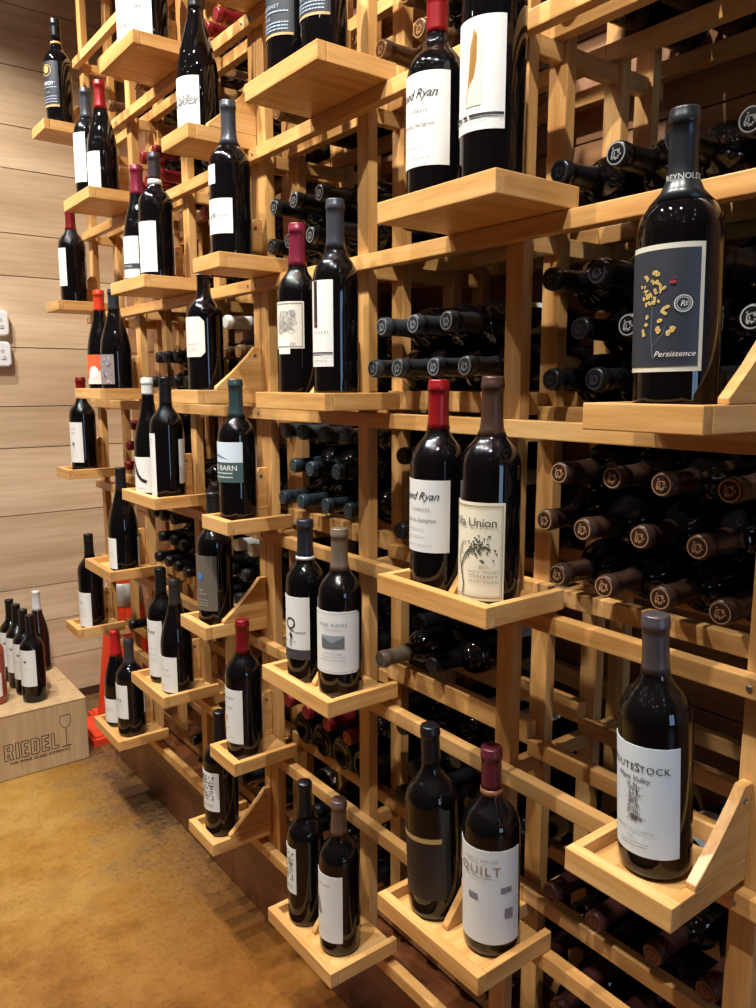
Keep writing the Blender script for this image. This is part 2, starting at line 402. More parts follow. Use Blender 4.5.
# ------------------------------------------------------------------ standing bottles
rnd = random.Random(11)
def make_bottle(label, x, y, z, h, r, kind='bordeaux', cap=(30, 30, 34), capf=.78, screw=False, labels=(), lean=0, glass=None, group='bottles displayed on the trays', band=None, capm=None, rotall=0, captext=None):
    t = thing('wine_bottle', label, 'bottle', (x, y, z + ZC), group)
    if lean:
        lean *= .8; up = Vector((-RT.x * lean, -RT.y * lean, h)).normalized(); q = Vector((0, 0, 1)).rotation_difference(up)
        t.rotation_mode = 'QUATERNION'; t.rotation_quaternion = q
        t.location = (x + RT.x * lean * .9, y + RT.y * lean * .9, z + ZC + r * .84 * math.sin(math.atan2(abs(lean), h)) + .0004)
    prof = bottle_profile(kind, r, h)
    b = link('glass_body', glass_mesh(kind, r, h), None, t); 
    if not b.data.materials: b.data.materials.append(glass or GLASS)
    elif glass: 
        b.data = b.data.copy(); b.data.materials[0] = glass
    if cap:
        c = link('capsule', capsule_mesh(kind, r, h, capf, screw).copy(), foil(cap), t)
        if band:
            f0, f1, rgb = band; p = [(radius_at(prof, f * h) + .0012, f * h) for f in (f0, (f0 + f1) / 2, f1)]
            bm = bmesh.new(); lathe(bm, [(p[0][0] - .001, p[0][1])] + p + [(p[2][0] - .001, p[2][1])], 32)
            finish(bm, 'neck_band', foil(rgb), c, True)
        if captext:
            s, f, size, rgb = captext; R = radius_at(prof, f * h) + .0008
            bend([text2d(s, size)], R, 38 * D2R, f * h, 'lettering', ink(rgb), c, .0008)
    for lb in labels:
        name = lb.get('name', 'label'); z0, z1 = lb['z'][0] * h, lb['z'][1] * h
        rot = (lb.get('rot', 0) + rotall) * D2R; hw = lb['hw'] * D2R
        if lb.get('face'):                                   # turned so that the design points at the aisle end
            left = max(rot - hw, math.atan2(y, x) - 1.66); right = rot + hw; rot = (left + right) / 2; hw = (right - left) / 2
        o = label_strip(r, rot, hw, z0, z1, name, paper(lb.get('col', W)), t, lb.get('cut', 0))
        if name == 'label' and lb.get('note'): o['label'] = lb['note']
        lay = 0
        for part, rgb, polys in lb['art'](hw * r, z1 - z0) if lb.get('art') else []:
            lay += 1
            big = max(abs(p[0]) for v, f in polys for p in v); lim = hw * r * .97
            if big > lim and part != 'label_field': polys = [([(p[0] * lim / big, p[1]) for p in v], f) for v, f in polys]
            bend(polys, r, rot, z0, part, ink(rgb), o, .0010 + .0003 * lay)
    return t
def T(s, size, x, y, shear=0, spacing=1.0):
    v, f = text2d(s, size, shear, False, spacing); return [(a + x, b + y) for a, b in v], f
K = (38, 36, 40); GR = (120, 118, 116)
def lines(w, ts, h=.0011, off=0): 
    r = random.Random(int(w * 1e5)); out = []
    for t in ts: out += dashes2d(off - w, off + w, t, h, r)
    return out
def plain(*ts):                       # a label with a few lines too small to read
    return lambda W_, H: [('fine_print', (140, 138, 138), lines(W_ * .55, [H * t for t in ts]))]
BACK = dict(name='back_label', rot=178, hw=42, z=(.15, .5), art=plain(.2, .3, .4, .5, .6, .7))
def back(a, b, rot=178): d = dict(BACK); d['z'] = (a, b); d['rot'] = rot; return d

def art_stump(w, H):
    r = random.Random(2); tr = []
    for i in range(150):
        t = r.random(); x = r.gauss(0, .0035 + .0025 * abs(t - .3)); y = H * (.36 + .30 * t); tr.append(line2d([(x, y), (x + r.uniform(-.001, .001), y + r.uniform(.001, .003))], .0006))
    for i in range(26):
        a = r.uniform(-2.9, -.2); l = r.uniform(.004, .013); tr.append(line2d([(r.uniform(-.004, .004), H * .37), (math.cos(a) * l, H * .37 + math.sin(a) * l * .6), (math.cos(a) * l * 1.3, H * .36 + math.sin(a) * l * .7)], .0006))
    for x in (-.0048, .0042): tr.append(line2d([(x * 1.1, H * .66), (x * .9, H * .5), (x * 1.5, H * .37)], .0008))
    return [('lettering', K, [T('R', .0150, -.0330, H * .775), T('OUTE', .0118, -.0145, H * .775, 0, 1.08), T('S', .0150, .0050, H * .775), T('TOCK', .0118, .0245, H * .775, 0, 1.08), T('Napa Valley', .0088, -.002, H * .685, .35)]),
            ('artwork', (84, 72, 62), tr), ('lettering', GR, [T('CABERNET SAUVIGNON', .0042, -.004, H * .22, 0, 1.25), T('2018', .0042, -.004, H * .16)] + lines(.018, [H * .115, H * .085], .0009))]
def art_flower(w, H):
    r = random.Random(5); fl = []; dk = []
    for i in range(44):
        a = r.uniform(0, 6.28); rad = r.uniform(.005, .0150); x, y = -.003 + math.cos(a) * rad, H * .67 + math.sin(a) * rad * 1.25
        fl.append(disc2d(x, y, r.uniform(.0015, .0027), r.uniform(.0011, .0019), 7, r.random() * 3))
    for (x, y) in ((.001, .50), (-.001, .48), (.004, .51), (.0015, .46), (-.018, .44), (-.019, .38), (-.023, .33), (-.022, .30)): fl.append(disc2d(x + .011, H * y, .0026, .0019, 7, r.random() * 3))
    for i in range(9):
        a = r.uniform(0, 6.28); fl.append(disc2d(.013 + math.cos(a) * .008, H * .36 + math.sin(a) * .008, .0031, .002, 8, r.random() * 3))
    st = [line2d([(.001, H * .1), (-.002, H * .3), (-.001, H * .48), (-.003, H * .62)], .0007), line2d([(-.001, H * .2), (.011, H * .3), (.013, H * .36)], .0006)]
    em = [ring2d(.0300, H * .53, .0088, .0008), ring2d(.0300, H * .53, .0064, .0005), T('R', .0085, .0293, H * .53 - .003, .2), T('E', .006, .0330, H * .53 - .002, .2)]
    for k in range(22):
        a = k * 6.283 / 22; em.append(disc2d(.0300 + math.cos(a) * .0076, H * .53 + math.sin(a) * .0076, .0005, .0005, 5))
    return [('label_field', (42, 46, 56), [rect2d(-w + .0045, .0055, w - .0045, H - .0055)]), ('artwork', (92, 108, 124), st), ('artwork', (206, 178, 108), fl), ('artwork', (120, 92, 48), [disc2d(sum(p[0] for p in v) / len(v) + .0004, sum(p[1] for p in v) / len(v), .0006, .0005, 6) for v, f in fl]), ('artwork', (150, 40, 48), [disc2d(.0195, H * .70, .0034, .0016), disc2d(.021, H * .735, .0009)]),
            ('emblem', (205, 205, 200), em), ('lettering', (225, 222, 212), [T('Persistence', .0082, .0225, H * .12, .4, 1.05)])]
def art_ryan(w, H):
    return [('lettering', K, [T('Reed Ryan', .0170, .0015, H * .73, .42, .95)]), ('lettering', (112, 104, 100), [T('CYPRESS', .0066, .008, H * .575, 0, 1.3), T('Cabernet Sauvignon', .0074, .003, H * .43, .35)]),
            ('fine_print', (150, 148, 146), lines(.022, [H * .32, H * .22], .0009, -.006) + lines(.028, [H * .1], .0009))]
def art_union(w, H):
    r = random.Random(9); lv = []
    for i in range(70):
        x = r.gauss(.012, .013); y = H * .56 + r.gauss(0, .009) - abs(x - .012) * .35
        if abs(x - .012) < .03: lv.append(disc2d(x, y, r.uniform(.0013, .0024), r.uniform(.001, .0017), 6, r.random() * 3))
    tr = [line2d([(-.014, H * .05), (-.012, H * .15), (-.018, H * .32), (-.010, H * .46), (.002, H * .55)], .0022), line2d([(-.018, H * .3), (-.022, H * .45), (-.014, H * .6)], .0016)]
    return [('label_border', (158, 140, 92), frame2d(-w + .003, .004, w - .003, H - .004, .0011)), ('label_border', (176, 160, 118), frame2d(-w + .0055, .0065, w - .0055, H - .0065, .0006)),
            ('artwork', (60, 66, 44), lv + tr), ('lettering', (44, 36, 34), [T('Villa Union', .0172, .0005, H * .76, .05, .95)]),
            ('lettering', (110, 100, 84), [T('- 2017 -', .0066, .0185, H * .335), T('NAPA VALLEY', .0056, .0185, H * .285, 0, 1.3), T('CABERNET', .0062, .0185, H * .235, 0, 1.4), T('SAUVIGNON', .0056, .0185, H * .185, 0, 1.4)])]
def art_quilt(w, H):
    p = [('patch', (120, 116, 126), [q]) for q in (rect2d(.040, H * .555, .058, H * .615), rect2d(-.010, H * .47, .006, H * .53), rect2d(.046, H * .28, .060, H * .385))]
    return p + [('lettering', (120, 92, 66), [T('QUILT', .0200, .0075, H * .745, 0, 1.2)]), ('lettering', GR, [T('NAPA VALLEY', .0066, .012, H * .885, 0, 1.25)] + lines(.02, [H * .71], .001, .012)), ('fine_print', (150, 150, 150), lines(.004, [H * t for t in (.15, .19, .23, .27, .4, .44, .48)], .0009, .066))]
def art_ridge(w, H):
    hl = [([(-.022, H * .42), (.022, H * .42), (.022, H * .60), (.010, H * .55), (-.002, H * .50), (-.012, H * .555), (-.022, H * .585)], [tuple(range(7))])]
    return [('label_border', GR, frame2d(-w + .003, .0035, w - .003, H - .0035, .0005)), ('artwork', (140, 146, 150), [rect2d(-.022, H * .42, .022, H * .62)]), ('artwork', (96, 102, 106), hl),
            ('lettering', (72, 76, 82), [T('PINE RIDGE', .0082, 0, H * .77, 0, 1.3), T('VINEYARDS', .0045, 0, H * .70, 0, 1.6)]), ('fine_print', GR, lines(.018, [H * .33], .0012) + lines(.024, [H * .27, H * .22], .0009))]
def art_q(w, H):
    return [('lettering', K, [T('Q', .034, .004, H * .48, .1), T('uantum', .0075, .027, H * .42)]), ('artwork', K, [disc2d(.007, H * .38, .0035, .006, 10, .4), line2d([(.007, H * .36), (.006, H * .25)], .0022), disc2d(.0058, H * .22, .0018)]),
            ('label_field', (58, 56, 62), [rect2d(-w, 0, w, H * .16)]), ('fine_print', GR, lines(.02, [H * .08, H * .29], .001))]
def art_barn(w, H):
    return [('artwork', (196, 210, 222), [rect2d(-w, H * .5, w, H)]), ('artwork', (110, 124, 138), [([(-w * .8, H * .66), (-.008, H * .70), (.006, H * .64), (.02, H * .57), (-.01, H * .63)], [(0, 1, 2, 3, 4)])]),
            ('label_field', (60, 82, 84), [rect2d(-w, 0, w, H * .5)]), ('lettering', (222, 226, 222), [T('RED BARN', .0160, .0005, H * .30)] + lines(.026, [H * .22, H * .12], .0022, .002))]
def art_eagle(w, H):
    return [('lettering', (110, 108, 112), [T('QUEEN', .008, -.004, H * .82, 0, 1.2), T('OF', .007, -.012, H * .73, 0, 1.2), T('DECK', .008, -.003, H * .64, 0, 1.2)]), ('artwork', (176, 120, 92), [disc2d(-.012, H * .47, .0022, .0075, 10, -.3)]), ('fine_print', (160, 160, 160), lines(.006, [H * .27], .0016, -.006) + lines(.01, [H * .1], .001, .006))]
def art_vigne(w, H):
    return [('lettering', GR, [T('Vf', .02, -.014, H * .4, .5), T('iniveres', .0075, .010, H * .47, 0, 1.2)]), ('fine_print', (170, 170, 170), lines(.028, [H * .12], .0008))]
def art_mono(w, H): return [('lettering', GR, [T('N', .012, 0, H * .42, .4)])]
def art_orb(w, H): return [('lettering', (96, 94, 100), [T('Oakllex', .030, 0, H * .42, .55, .9)]), ('fine_print', (170, 170, 174), lines(.012, [H * .28], .001))]
def art_chateau(w, H):
    r = random.Random(4)
    p = [ring2d(.0, H * .55, .013, .0006), ring2d(-.012, H * .45, .009, .0006), rect2d(.008, H * .7, .017, H * .82)] + [line2d([(r.uniform(-.022, .022), H * r.uniform(.3, .85)) for _ in range(3)], .0006) for _ in range(26)]
    return [('label_border', GR, frame2d(-w + .003, .003, w - .003, H - .003, .0012)), ('artwork', (150, 148, 144), p), ('lettering', K, [T('2016', .005, .0135, H * .08)])]
def art_stripe(w, H):
    return [('artwork', (34, 26, 30), [rect2d(-.012, H * .46, -.002, H * .995)]), ('artwork', (150, 40, 40), [rect2d(-.0105, H * .49, -.0035, H * .53)]), ('lettering', (110, 112, 118), [T('NICKEL', .0062, .006, H * .39, 0, 1.7)]), ('label_border', (20, 20, 26), [rect2d(-w, H * .15, w, H * .168)]), ('fine_print', GR, lines(.02, [H * .1, H * .06], .0009))]
def art_feather(w, H):
    fe = [([(x_ + .006, y_) for x_, y_ in [(-.008, H * .35), (-.006, H * .5), (-.004, H * .74), (.002, H * .90), (.006, H * .82), (.006, H * .62), (.002, H * .47), (-.004, H * .42)]], [tuple(range(8))]), line2d([(.002, H * .46), (-.002, H * .34), (-.004, H * .25)], .0009)]
    cut = [line2d([(.000 + i * .0012, H * (.46 + i * .05)), (.010 + i * .0005, H * (.52 + i * .05))], .0005) for i in range(8)]
    return [('artwork', (222, 208, 186), [rect2d(-.006, H * .22, .018, H * .9)]), ('artwork', (158, 112, 44), fe), ('artwork', (110, 74, 26), cut), ('label_border', (28, 26, 34), [rect2d(-w, H * .12, -.012, H * .145), rect2d(-.009, H * .12, -.001, H * .145), rect2d(.002, H * .12, w, H * .145)]), ('lettering', (130, 130, 136), [T('QUILL', .005, 0, H * .17, 0, 1.5)] + lines(.025, [H * .07], .0009))]
def art_gold(big):
    def f(w, H):
        p = [('label_band', (178, 144, 92), [rect2d(-w, 0, w, H * .045)]), ('lettering', (150, 168, 190), [T('CABERNET', .0085, 0, H * .5, 0, 1.2), T('2016', .0085, -.004, H * .3)] + lines(w * .8, [H * .1, H * .16, H * .22, H * .42], .0022))]
        if big: p += [('emblem', (196, 160, 84), [disc2d(-.004, H * .82, .0085, .011, 16), ring2d(-.004, H * .80, .017, .0014)]), ('lettering', (206, 206, 206), [T('VIDI', .0165, 0, H * .47, 0, 1.15)])]
        return p
    return f
def art_dot(w, H): return [('artwork', (60, 120, 190), [disc2d(-.008, H * .62, .0075, .0095, 18)]), ('lettering', (196, 190, 176), [T('Opus', .006, -.006, H * .36), T('Cuvee Noir', .005, -.002, H * .30)] + lines(.016, [H * .2, H * .14, H * .1], .0009))]
def art_swirl(w, H): return [('artwork', (28, 28, 32), [line2d([(-.026, H * .95), (-.016, H * .72), (-.006, H * .5), (.006, H * .36), (.02, H * .3)], .009), line2d([(-.03, H * .5), (-.02, H * .6)], .006)]), ('fine_print', GR, lines(.014, [H * .12], .001))]
def art_grid(w, H):
    r = random.Random(8); p = []
    for i in range(9):
        for j in range(8):
            if r.random() < .8: p.append(rect2d(-.021 + j * .0052, H * .30 + i * H * .07, -.021 + j * .0052 + r.uniform(.0022, .0046), H * .30 + i * H * .07 + H * r.uniform(.02, .055)))
    return [('artwork', (60, 60, 62), p), ('lettering', (90, 90, 90), [T('MATINEE', .0075, 0, H * .13, 0, 1.2)])]
def art_red(w, H): return [('artwork', (222, 92, 52), [rect2d(-w, H * .45, w, H), disc2d(-.022, H * .4, .011, .02, 14)]), ('artwork', (236, 226, 220), [disc2d(.008, H * .40, .015, .018, 16)])]
def art_marble(w, H):
    r = random.Random(21); p = []; q = []
    for i in range(46):
        x, y = r.uniform(-w * .85, w * .75), H * r.uniform(.08, .86); pts = [(x, y)]
        for k in range(4): x += r.uniform(-.004, .004); y += r.uniform(-.003, .003); pts.append((min(max(x, -w * .95), w * .95), min(max(y, H * .02), H * .98)))
        (p if i % 2 else q).append(line2d(pts, r.uniform(.0008, .0018)))
    return [('artwork', (62, 54, 58), p), ('artwork', (196, 190, 192), q)]
def art_word(word, size, t=.75, shear=0, extra=(.5, .4, .3)): 
    return lambda w, H: [('lettering', K, [T(word, size, -.002, H * t, shear)]), ('fine_print', (150, 150, 152), lines(w * .5, [H * e for e in extra], .001))]
def art_plume(w, H): return [('lettering', GR, [T('CHALONE', .006, .004, H * .84, 0, 1.3)]), ('artwork', (120, 116, 118), [disc2d(-.010, H * .52, .006, .016, 12, .25), disc2d(-.006, H * .42, .007, .004, 10)]), ('fine_print', (160, 160, 160), lines(.016, [H * .15, H * .2], .0008))]
def art_block(w, H): return [('artwork', (190, 196, 208), [disc2d(-.004, H * .7, .016, .012, 16), disc2d(.008, H * .55, .012, .01, 14)]), ('label_field', (52, 54, 66), [rect2d(-w, H * .22, w, H * .34)]), ('lettering', (205, 208, 215), [T('ETUDE', .0075, 0, H * .25, 0, 1.2)])]
def art_diamond(w, H): return [('artwork', (196, 198, 202), [line2d([(-.022, H * .5), (.004, H * .26), (.024, H * .5), (.004, H * .76), (-.022, H * .5)], .0008)]), ('lettering', GR, [T('Nebbiolo', .006, -.008, H * .47, .3)]), ('fine_print', (180, 180, 180), lines(.026, [H * .12], .0008))]
def art_cut(w, H): return [('lettering', GR, [T('DARIOUS', .0062, .002, H * .30, 0, 1.3)] + lines(.014, [H * .2, H * .15], .0009)), ('artwork', (200, 190, 184), [line2d([(-.02, H * .9), (.0, H * .8), (-.006, H * .62), (-.02, H * .5)], .0008)])]
def art_tree(w, H): return [('lettering', (110, 110, 112), [T('CHAPEL', .006, 0, H * .82, 0, 1.2), T('CREEK', .006, 0, H * .72, 0, 1.2)]), ('artwork', (140, 120, 122), [disc2d(.0, H * .46, .0055, .007, 12), rect2d(-.0006, H * .25, .0006, H * .42)]), ('fine_print', (170, 170, 170), lines(.012, [H * .15], .0008))]
def art_dark(w, H): return [('label_band', (170, 140, 84), [rect2d(-w * .55, H * .915, w * .9, H * .99)]), ('emblem', (160, 130, 110), [disc2d(-w * .72, H * .93, .0075, .0095, 16)]), ('lettering', (58, 40, 32), [T('ORIN', .015, -.012, H * .58, 0, 1.2)] + lines(.026, [H * .4, H * .3, H * .2], .0012))]
def art_neb(w, H): return [('lettering', (130, 130, 134), [T('Domaine', .0062, 0, H * .62, .3), T('de la Cote', .006, 0, H * .46, .3)]), ('fine_print', (176, 176, 176), lines(.016, [H * .2], .0008))]

XT = .785
RED, DRED, MAG, BLK, GRY, TAUPE, BRN, WHT, TEAL = (136, 20, 26), (112, 18, 24), (116, 30, 54), (22, 22, 26), (56, 60, 68), (112, 98, 84), (72, 50, 42), (214, 216, 214), (44, 62, 66)
ORG = (206, 62, 34)
S = [  # label, y, tray lip z, h, r, kind, cap colour, capsule start, screw, labels, extra
 ('dark bottle with white tree-stump label, alone on lower right bracketed tray', .500, -.560, .317, .0428, 'bordeaux', (74, 66, 70), .775, 0, [dict(z=(.095, .53), hw=72, art=art_stump, col=(206, 216, 222)), back(.15, .5, 186)], dict(lean=.0195, x=.783)),
 ('tall bottle with slate label of gold flowers and cream border', .495, -.0205, .3235, .0455, 'bordeaux', (30, 33, 38), .70, 0, [dict(z=(.155, .56), hw=64, col=(204, 200, 184), art=art_flower)], dict(lean=.0095, captext=('REYNOLDS', .770, .0085, (200, 200, 196)))),
 ('dark bottle with brown-black label and gold band, lower tray beside quilt-patch bottle', .901, -.837, .320, .0440, 'bordeaux', BLK, .80, 0, [dict(z=(.12, .46), hw=74, col=(26, 18, 16), art=art_dark)], dict(lean=.0160)),
 ('dark bottle with grey patchwork label and maroon capsule on lower tray', .762, -.837, .319, .0435, 'bordeaux', (88, 34, 44), .80, 0, [dict(z=(.075, .55), hw=100, rot=10, col=(206, 208, 206), art=art_quilt)], dict(lean=.0080, x=.795, band=(.77, .80, (126, 88, 60)))),
 ('red-capsuled bottle with white script label, on tray beside vine-tree label bottle', .866, -.292, .316, .0415, 'bordeaux', RED, .77, 0, [dict(z=(.20, .54), hw=74, art=art_ryan)], dict(x=.7735)),
 ('brown-capsuled bottle with cream label of a leafy vine', .767, -.292, .320, .0430, 'bordeaux', BRN, .74, 0, [dict(z=(.035, .465), hw=64, rot=9, col=(222, 214, 190), art=art_union)], {}),
 ('red-capsuled bottle with white script label on upper tray beside feather bottle', .896, .2595, .302, .0425, 'bordeaux', RED, .80, 0, [dict(z=(.19, .60), hw=74, art=art_ryan)], {}),
 ('tall bottle with white label of a brown feather on upper tray', .779, .2595, .395, .0430, 'bordeaux', BLK, .78, 0, [dict(z=(.205, .55), hw=66, art=art_feather)], {}),
 ('dark bottle with small square white label near its left edge, lowest middle tray', 1.283, -1.086, .306, .0375, 'bordeaux', BLK, .76, 1, [dict(z=(.24, .57), hw=40, rot=-12, art=art_grid)], {}),
 ('taupe-capsuled bottle with tall white label on lowest middle tray', 1.155, -1.086, .310, .0405, 'bordeaux', (92, 74, 66), .77, 0, [dict(z=(.10, .55), hw=64, art=art_plume), back(.25, .55, 196)], {}),
 ('dark bottle with large initial on white label above dark strip', 1.264, -.553, .319, .0385, 'bordeaux', (36, 38, 46), .76, 0, [dict(z=(.15, .54), hw=68, art=art_q)], dict(band=(.755, .775, (196, 196, 196)))),
 ('taupe-capsuled bottle with white label showing a grey hill landscape', 1.146, -.553, .312, .0415, 'bordeaux', TAUPE, .75, 0, [dict(z=(.155, .53), hw=75, rot=36, cut=.006, art=art_ridge)], {}),
 ('maroon-capsuled bottle with engraved cream label at middle height', 1.276, -.015, .325, .0380, 'bordeaux', MAG, .76, 0, [dict(z=(.30, .56), hw=52, rot=22, art=art_chateau, col=(214, 208, 194)), dict(name='small_label', z=(.27, .36), hw=22, rot=12, col=(222, 220, 212))], {}),
 ('tall grey-capsuled bottle with long white label and dark stripe', 1.151, -.015, .345, .0400, 'bordeaux', GRY, .76, 0, [dict(z=(.18, .60), hw=42, rot=7, art=art_stripe)], {}),
 ('left bottle of the black gold-banded pair on top middle tray', 1.318, .5305, .31, .0395, 'bordeaux', BLK, .78, 0, [dict(z=(.27, .56), hw=72, col=(26, 30, 40), art=art_gold(0))], {}),
 ('right bottle of the black gold-banded pair on top middle tray', 1.179, .5305, .31, .0400, 'bordeaux', BLK, .78, 0, [dict(z=(.27, .56), hw=72, col=(26, 30, 40), art=art_gold(0))], {}),
 ('teal-capsuled bottle with barn label, snow scene over dark green', 1.547, -.284, .316, .0410, 'bordeaux', TEAL, .74, 0, [dict(z=(.30, .575), hw=70, rot=9, art=art_barn), back(.3, .55, 192)], {}),
 ('red-capsuled bottle with narrow white label on lower bracketed tray', 1.554, -.822, .322, .0412, 'bordeaux', DRED, .76, 0, [dict(z=(.125, .52), hw=58, art=art_eagle), back(.15, .5, 196)], {}),
 ('tall grey-capsuled bottle with two white labels, small over large', 1.555, .2595, .329, .0425, 'bordeaux', GRY, .73, 0, [dict(z=(.185, .395), hw=68, art=art_vigne), dict(name='small_label', z=(.485, .60), hw=34, rot=-14, art=art_mono)], {}),
 ('white-capped bottle with cut-corner white label behind the barn bottle', 1.687, -.013, .299, .0405, 'bordeaux', WHT, .915, 0, [dict(z=(.305, .60), hw=72, rot=-8, cut=.010, col=(220, 214, 204), art=art_cut)], {}),
 ('dark bottle with olive-grey label and bright blue spot', 1.671, -.545, .318, .0412, 'bordeaux', (30, 32, 36), .80, 1, [dict(z=(.13, .545), hw=70, col=(92, 86, 76), art=art_dot)], {}),
 ('dark bottle with black-and-white woodcut label on lowest bracketed tray', 1.677, -1.077, .312, .0420, 'bordeaux', BLK, .76, 1, [dict(z=(.22, .54), hw=58, art=art_grid), back(.25, .5, 192)], {}),
 ('large slope-shouldered bottle with white script label on upper bracketed tray', 1.690, .5305, .335, .0445, 'burgundy', BLK, .82, 0, [dict(z=(.085, .385), hw=68, art=art_orb)], {}),
 ('white-capped bottle with black swirl on white label', 2.049, -.281, .319, .0405, 'burgundy', WHT, .86, 0, [dict(z=(.04, .34), hw=75, art=art_swirl)], {}),
 ('black screw-capped bottle with tall white label beside swirl bottle', 1.949, -.281, .316, .0430, 'bordeaux', BLK, .78, 1, [dict(z=(.035, .55), hw=46, rot=-22, art=plain(.9, .86)), back(.14, .5, 150)], {}),
 ('dark screw-capped bottle with tall white label on left lower tray', 2.016, -.802, .319, .0395, 'bordeaux', BLK, .78, 1, [dict(z=(.06, .56), hw=66, art=art_word('Dusy', .014, .78))], {}),
 ('dark slope-shouldered bottle with low white label, right on left lower tray', 1.930, -.802, .308, .0425, 'burgundy', (48, 46, 46), .77, 0, [dict(z=(.02, .335), hw=66, art=art_neb)], {}),
 ('magenta-capsuled slim bottle with white label and dark word band', 2.063, .2595, .314, .0390, 'burgundy', MAG, .76, 0, [dict(z=(.09, .42), hw=66, art=art_block)], {}),
 ('dark-capsuled bottle with white neck band and tall white label', 1.952, .2595, .321, .0420, 'bordeaux', (58, 48, 54), .80, 0, [dict(z=(.10, .475), hw=66, art=art_diamond), back(.1, .45, 186)], dict(band=(.76, .80, (206, 204, 196)))),
 ('left bottle of white-labelled pair on the topmost left tray', 2.035, .8005, .31, .0400, 'bordeaux', BLK, .78, 0, [dict(z=(.06, .55), hw=72, art=art_word('Vale', .02, .4))], {}),
 ('right bottle of white-labelled pair on the topmost left tray', 1.925, .8005, .31, .0420, 'bordeaux', BLK, .78, 0, [dict(z=(.06, .55), hw=72, art=art_word('Gate', .014, .45, .3))], {}),
 ('orange-capped bottle with orange-and-white label', 2.406, -.013, .309, .0400, 'burgundy', ORG, .80, 0, [dict(z=(.10, .38), hw=70, col=(232, 214, 206), art=art_red)], {}),
 ('slope-shouldered bottle with grey marbled label beside orange-capped bottle', 2.293, -.013, .300, .0440, 'burgundy', (44, 48, 54), .80, 0, [dict(z=(.10, .38), hw=62, col=(132, 122, 124), art=art_marble)], {}),
 ('grey-capsuled slim bottle with tall white label on upper left tray', 2.460, .5305, .330, .0385, 'bordeaux', GRY, .74, 0, [dict(z=(.19, .605), hw=62, art=plain(.9, .3))], {}),
 ('red-capsuled bottle with low white label on upper left tray', 2.335, .5305, .322, .0420, 'burgundy', RED, .76, 0, [dict(z=(.08, .39), hw=60, art=plain(.8, .7))], {}),
 ('slope-shouldered dark bottle with white label, alone on its double tray', 2.301, -.543, .314, .0440, 'burgundy', (30, 30, 34), .78, 1, [dict(z=(.04, .335), hw=52, rot=-10, art=plain(.5, .4)), back(.05, .33, 178)], {}),
 ('red-capped dark bottle on the lowest left tray', 2.419, -1.069, .314, .0395, 'burgundy', (176, 32, 36), .74, 1, [dict(z=(.05, .30), hw=66, art=plain(.6, .5))], {}),
 ('grey-capsuled dark bottle with white label on the lowest left tray', 2.333, -1.069, .307, .0430, 'bordeaux', (54, 56, 60), .74, 0, [dict(z=(.20, .55), hw=58, art=art_word('JAYS', .012, .52)), back(.22, .5, 176)], {}),
 ('black bottle with gold crest and dark label on the top left tray', 2.690, .8005, .338, .0405, 'bordeaux', BLK, .84, 0, [dict(z=(.21, .605), hw=76, col=(24, 28, 40), art=art_gold(1))], dict(band=(.78, .80, (190, 150, 96)))),
 ('red-capsuled dark bottle with white label, second tray down at far left', 2.650, .2595, .319, .0410, 'bordeaux', DRED, .76, 0, [dict(z=(.21, .575), hw=54, rot=-8, art=plain(.7, .5)), back(.2, .5, 182)], {}),
 ('red-capsuled dark bottle with white plant label at far left', 2.642, -.275, .315, .0410, 'bordeaux', DRED, .80, 0, [dict(z=(.12, .535), hw=70, art=art_tree)], {}),
 ('black-capped dark bottle with white label on the far-left bottom tray', 2.655, -.808, .322, .0410, 'bordeaux', BLK, .78, 1, [dict(z=(.02, .39), hw=70, art=art_word('LS', .012, .68))], {}),
]
S = [list(b) for b in S]
for b in S:
    if b[1] > 1.4:
        for lb in b[9]:
            if lb.get('name', 'label') == 'label' and lb.get('art') is not art_barn: lb['face'] = 1
LIP = .013
TB = lambda a, b, z: [a, b, z, 'mid']
near_tr = [[.411, .556, z, 'low'] for z in (.5305, -.0205, -.560)]
near_tr += [TB(.699, .936, z) for z in (.8005, .2595, -.292, -.837)] + [TB(1.079, 1.316, z) for z in (-.015, -.553, -1.086)] + [TB(1.090, 1.330, .5305)]
near_tr += [[1.452, 1.5755, z, 'high'] for z in (.8005, .2595, -.284, -.822)]
far_tr = [[1.5765, 1.716, z, 'low'] for z in (.5305, -.013, -.545, -1.077)]
far_tr += [TB(1.849, 2.083, z) for z in (-.281, -.802)] + [TB(1.856, 2.090, z) for z in (.8005, .2595)] + [TB(2.224, 2.458, z) for z in (.5305, -.013, -.543, -1.069)]
far_tr += [[2.578, 2.716, z, 'high'] for z in (.2595, -.275, -.808)] + [[2.611, 2.750, .8005, 'high']]
# every bottle stands inside the lips of its own tray, beside the bracket
for t in near_tr + far_tr:
    on = [b for b in S if abs(b[2] - t[2]) < .002 and t[0] - .03 < b[1] < t[1] + .03]
    on.sort(key=lambda b: -b[1])
    lo, hi = t[0] + LIP + .001, t[1] - LIP - .001
    for b in on:
        r = b[4]; k = .775 / .785 if (b[1] + r > hi or b[1] - r < lo) else 1
        k = max(k, (.7312 + r) / .785) if k < 1 else k
        b[1] *= k; b[3] *= k; b[10].setdefault('x', .785 * k)
        b[1] = min(max(b[1], lo + r), hi - r)
    if t[3] == 'mid':
        if len(on) == 2:
            A, B = on; gap = (A[1] - A[4]) - (B[1] + B[4])
            if gap < .0135:
                d = (.0135 - gap) / 2; da = min(d, hi - A[4] - A[1]); A[1] += da; B[1] -= 2 * d - da
            t[3] = ((A[1] - A[4]) + (B[1] + B[4])) / 2
        elif on: t[3] = on[0][1] + on[0][4] + .0145
        else: t[3] = (t[0] + t[1]) / 2
wine_rack('near pine wine rack unit holding the gold-flower label bottle', .385, 1.5755, [.412, .813, 1.189, 1.5585], near_tr, 0)
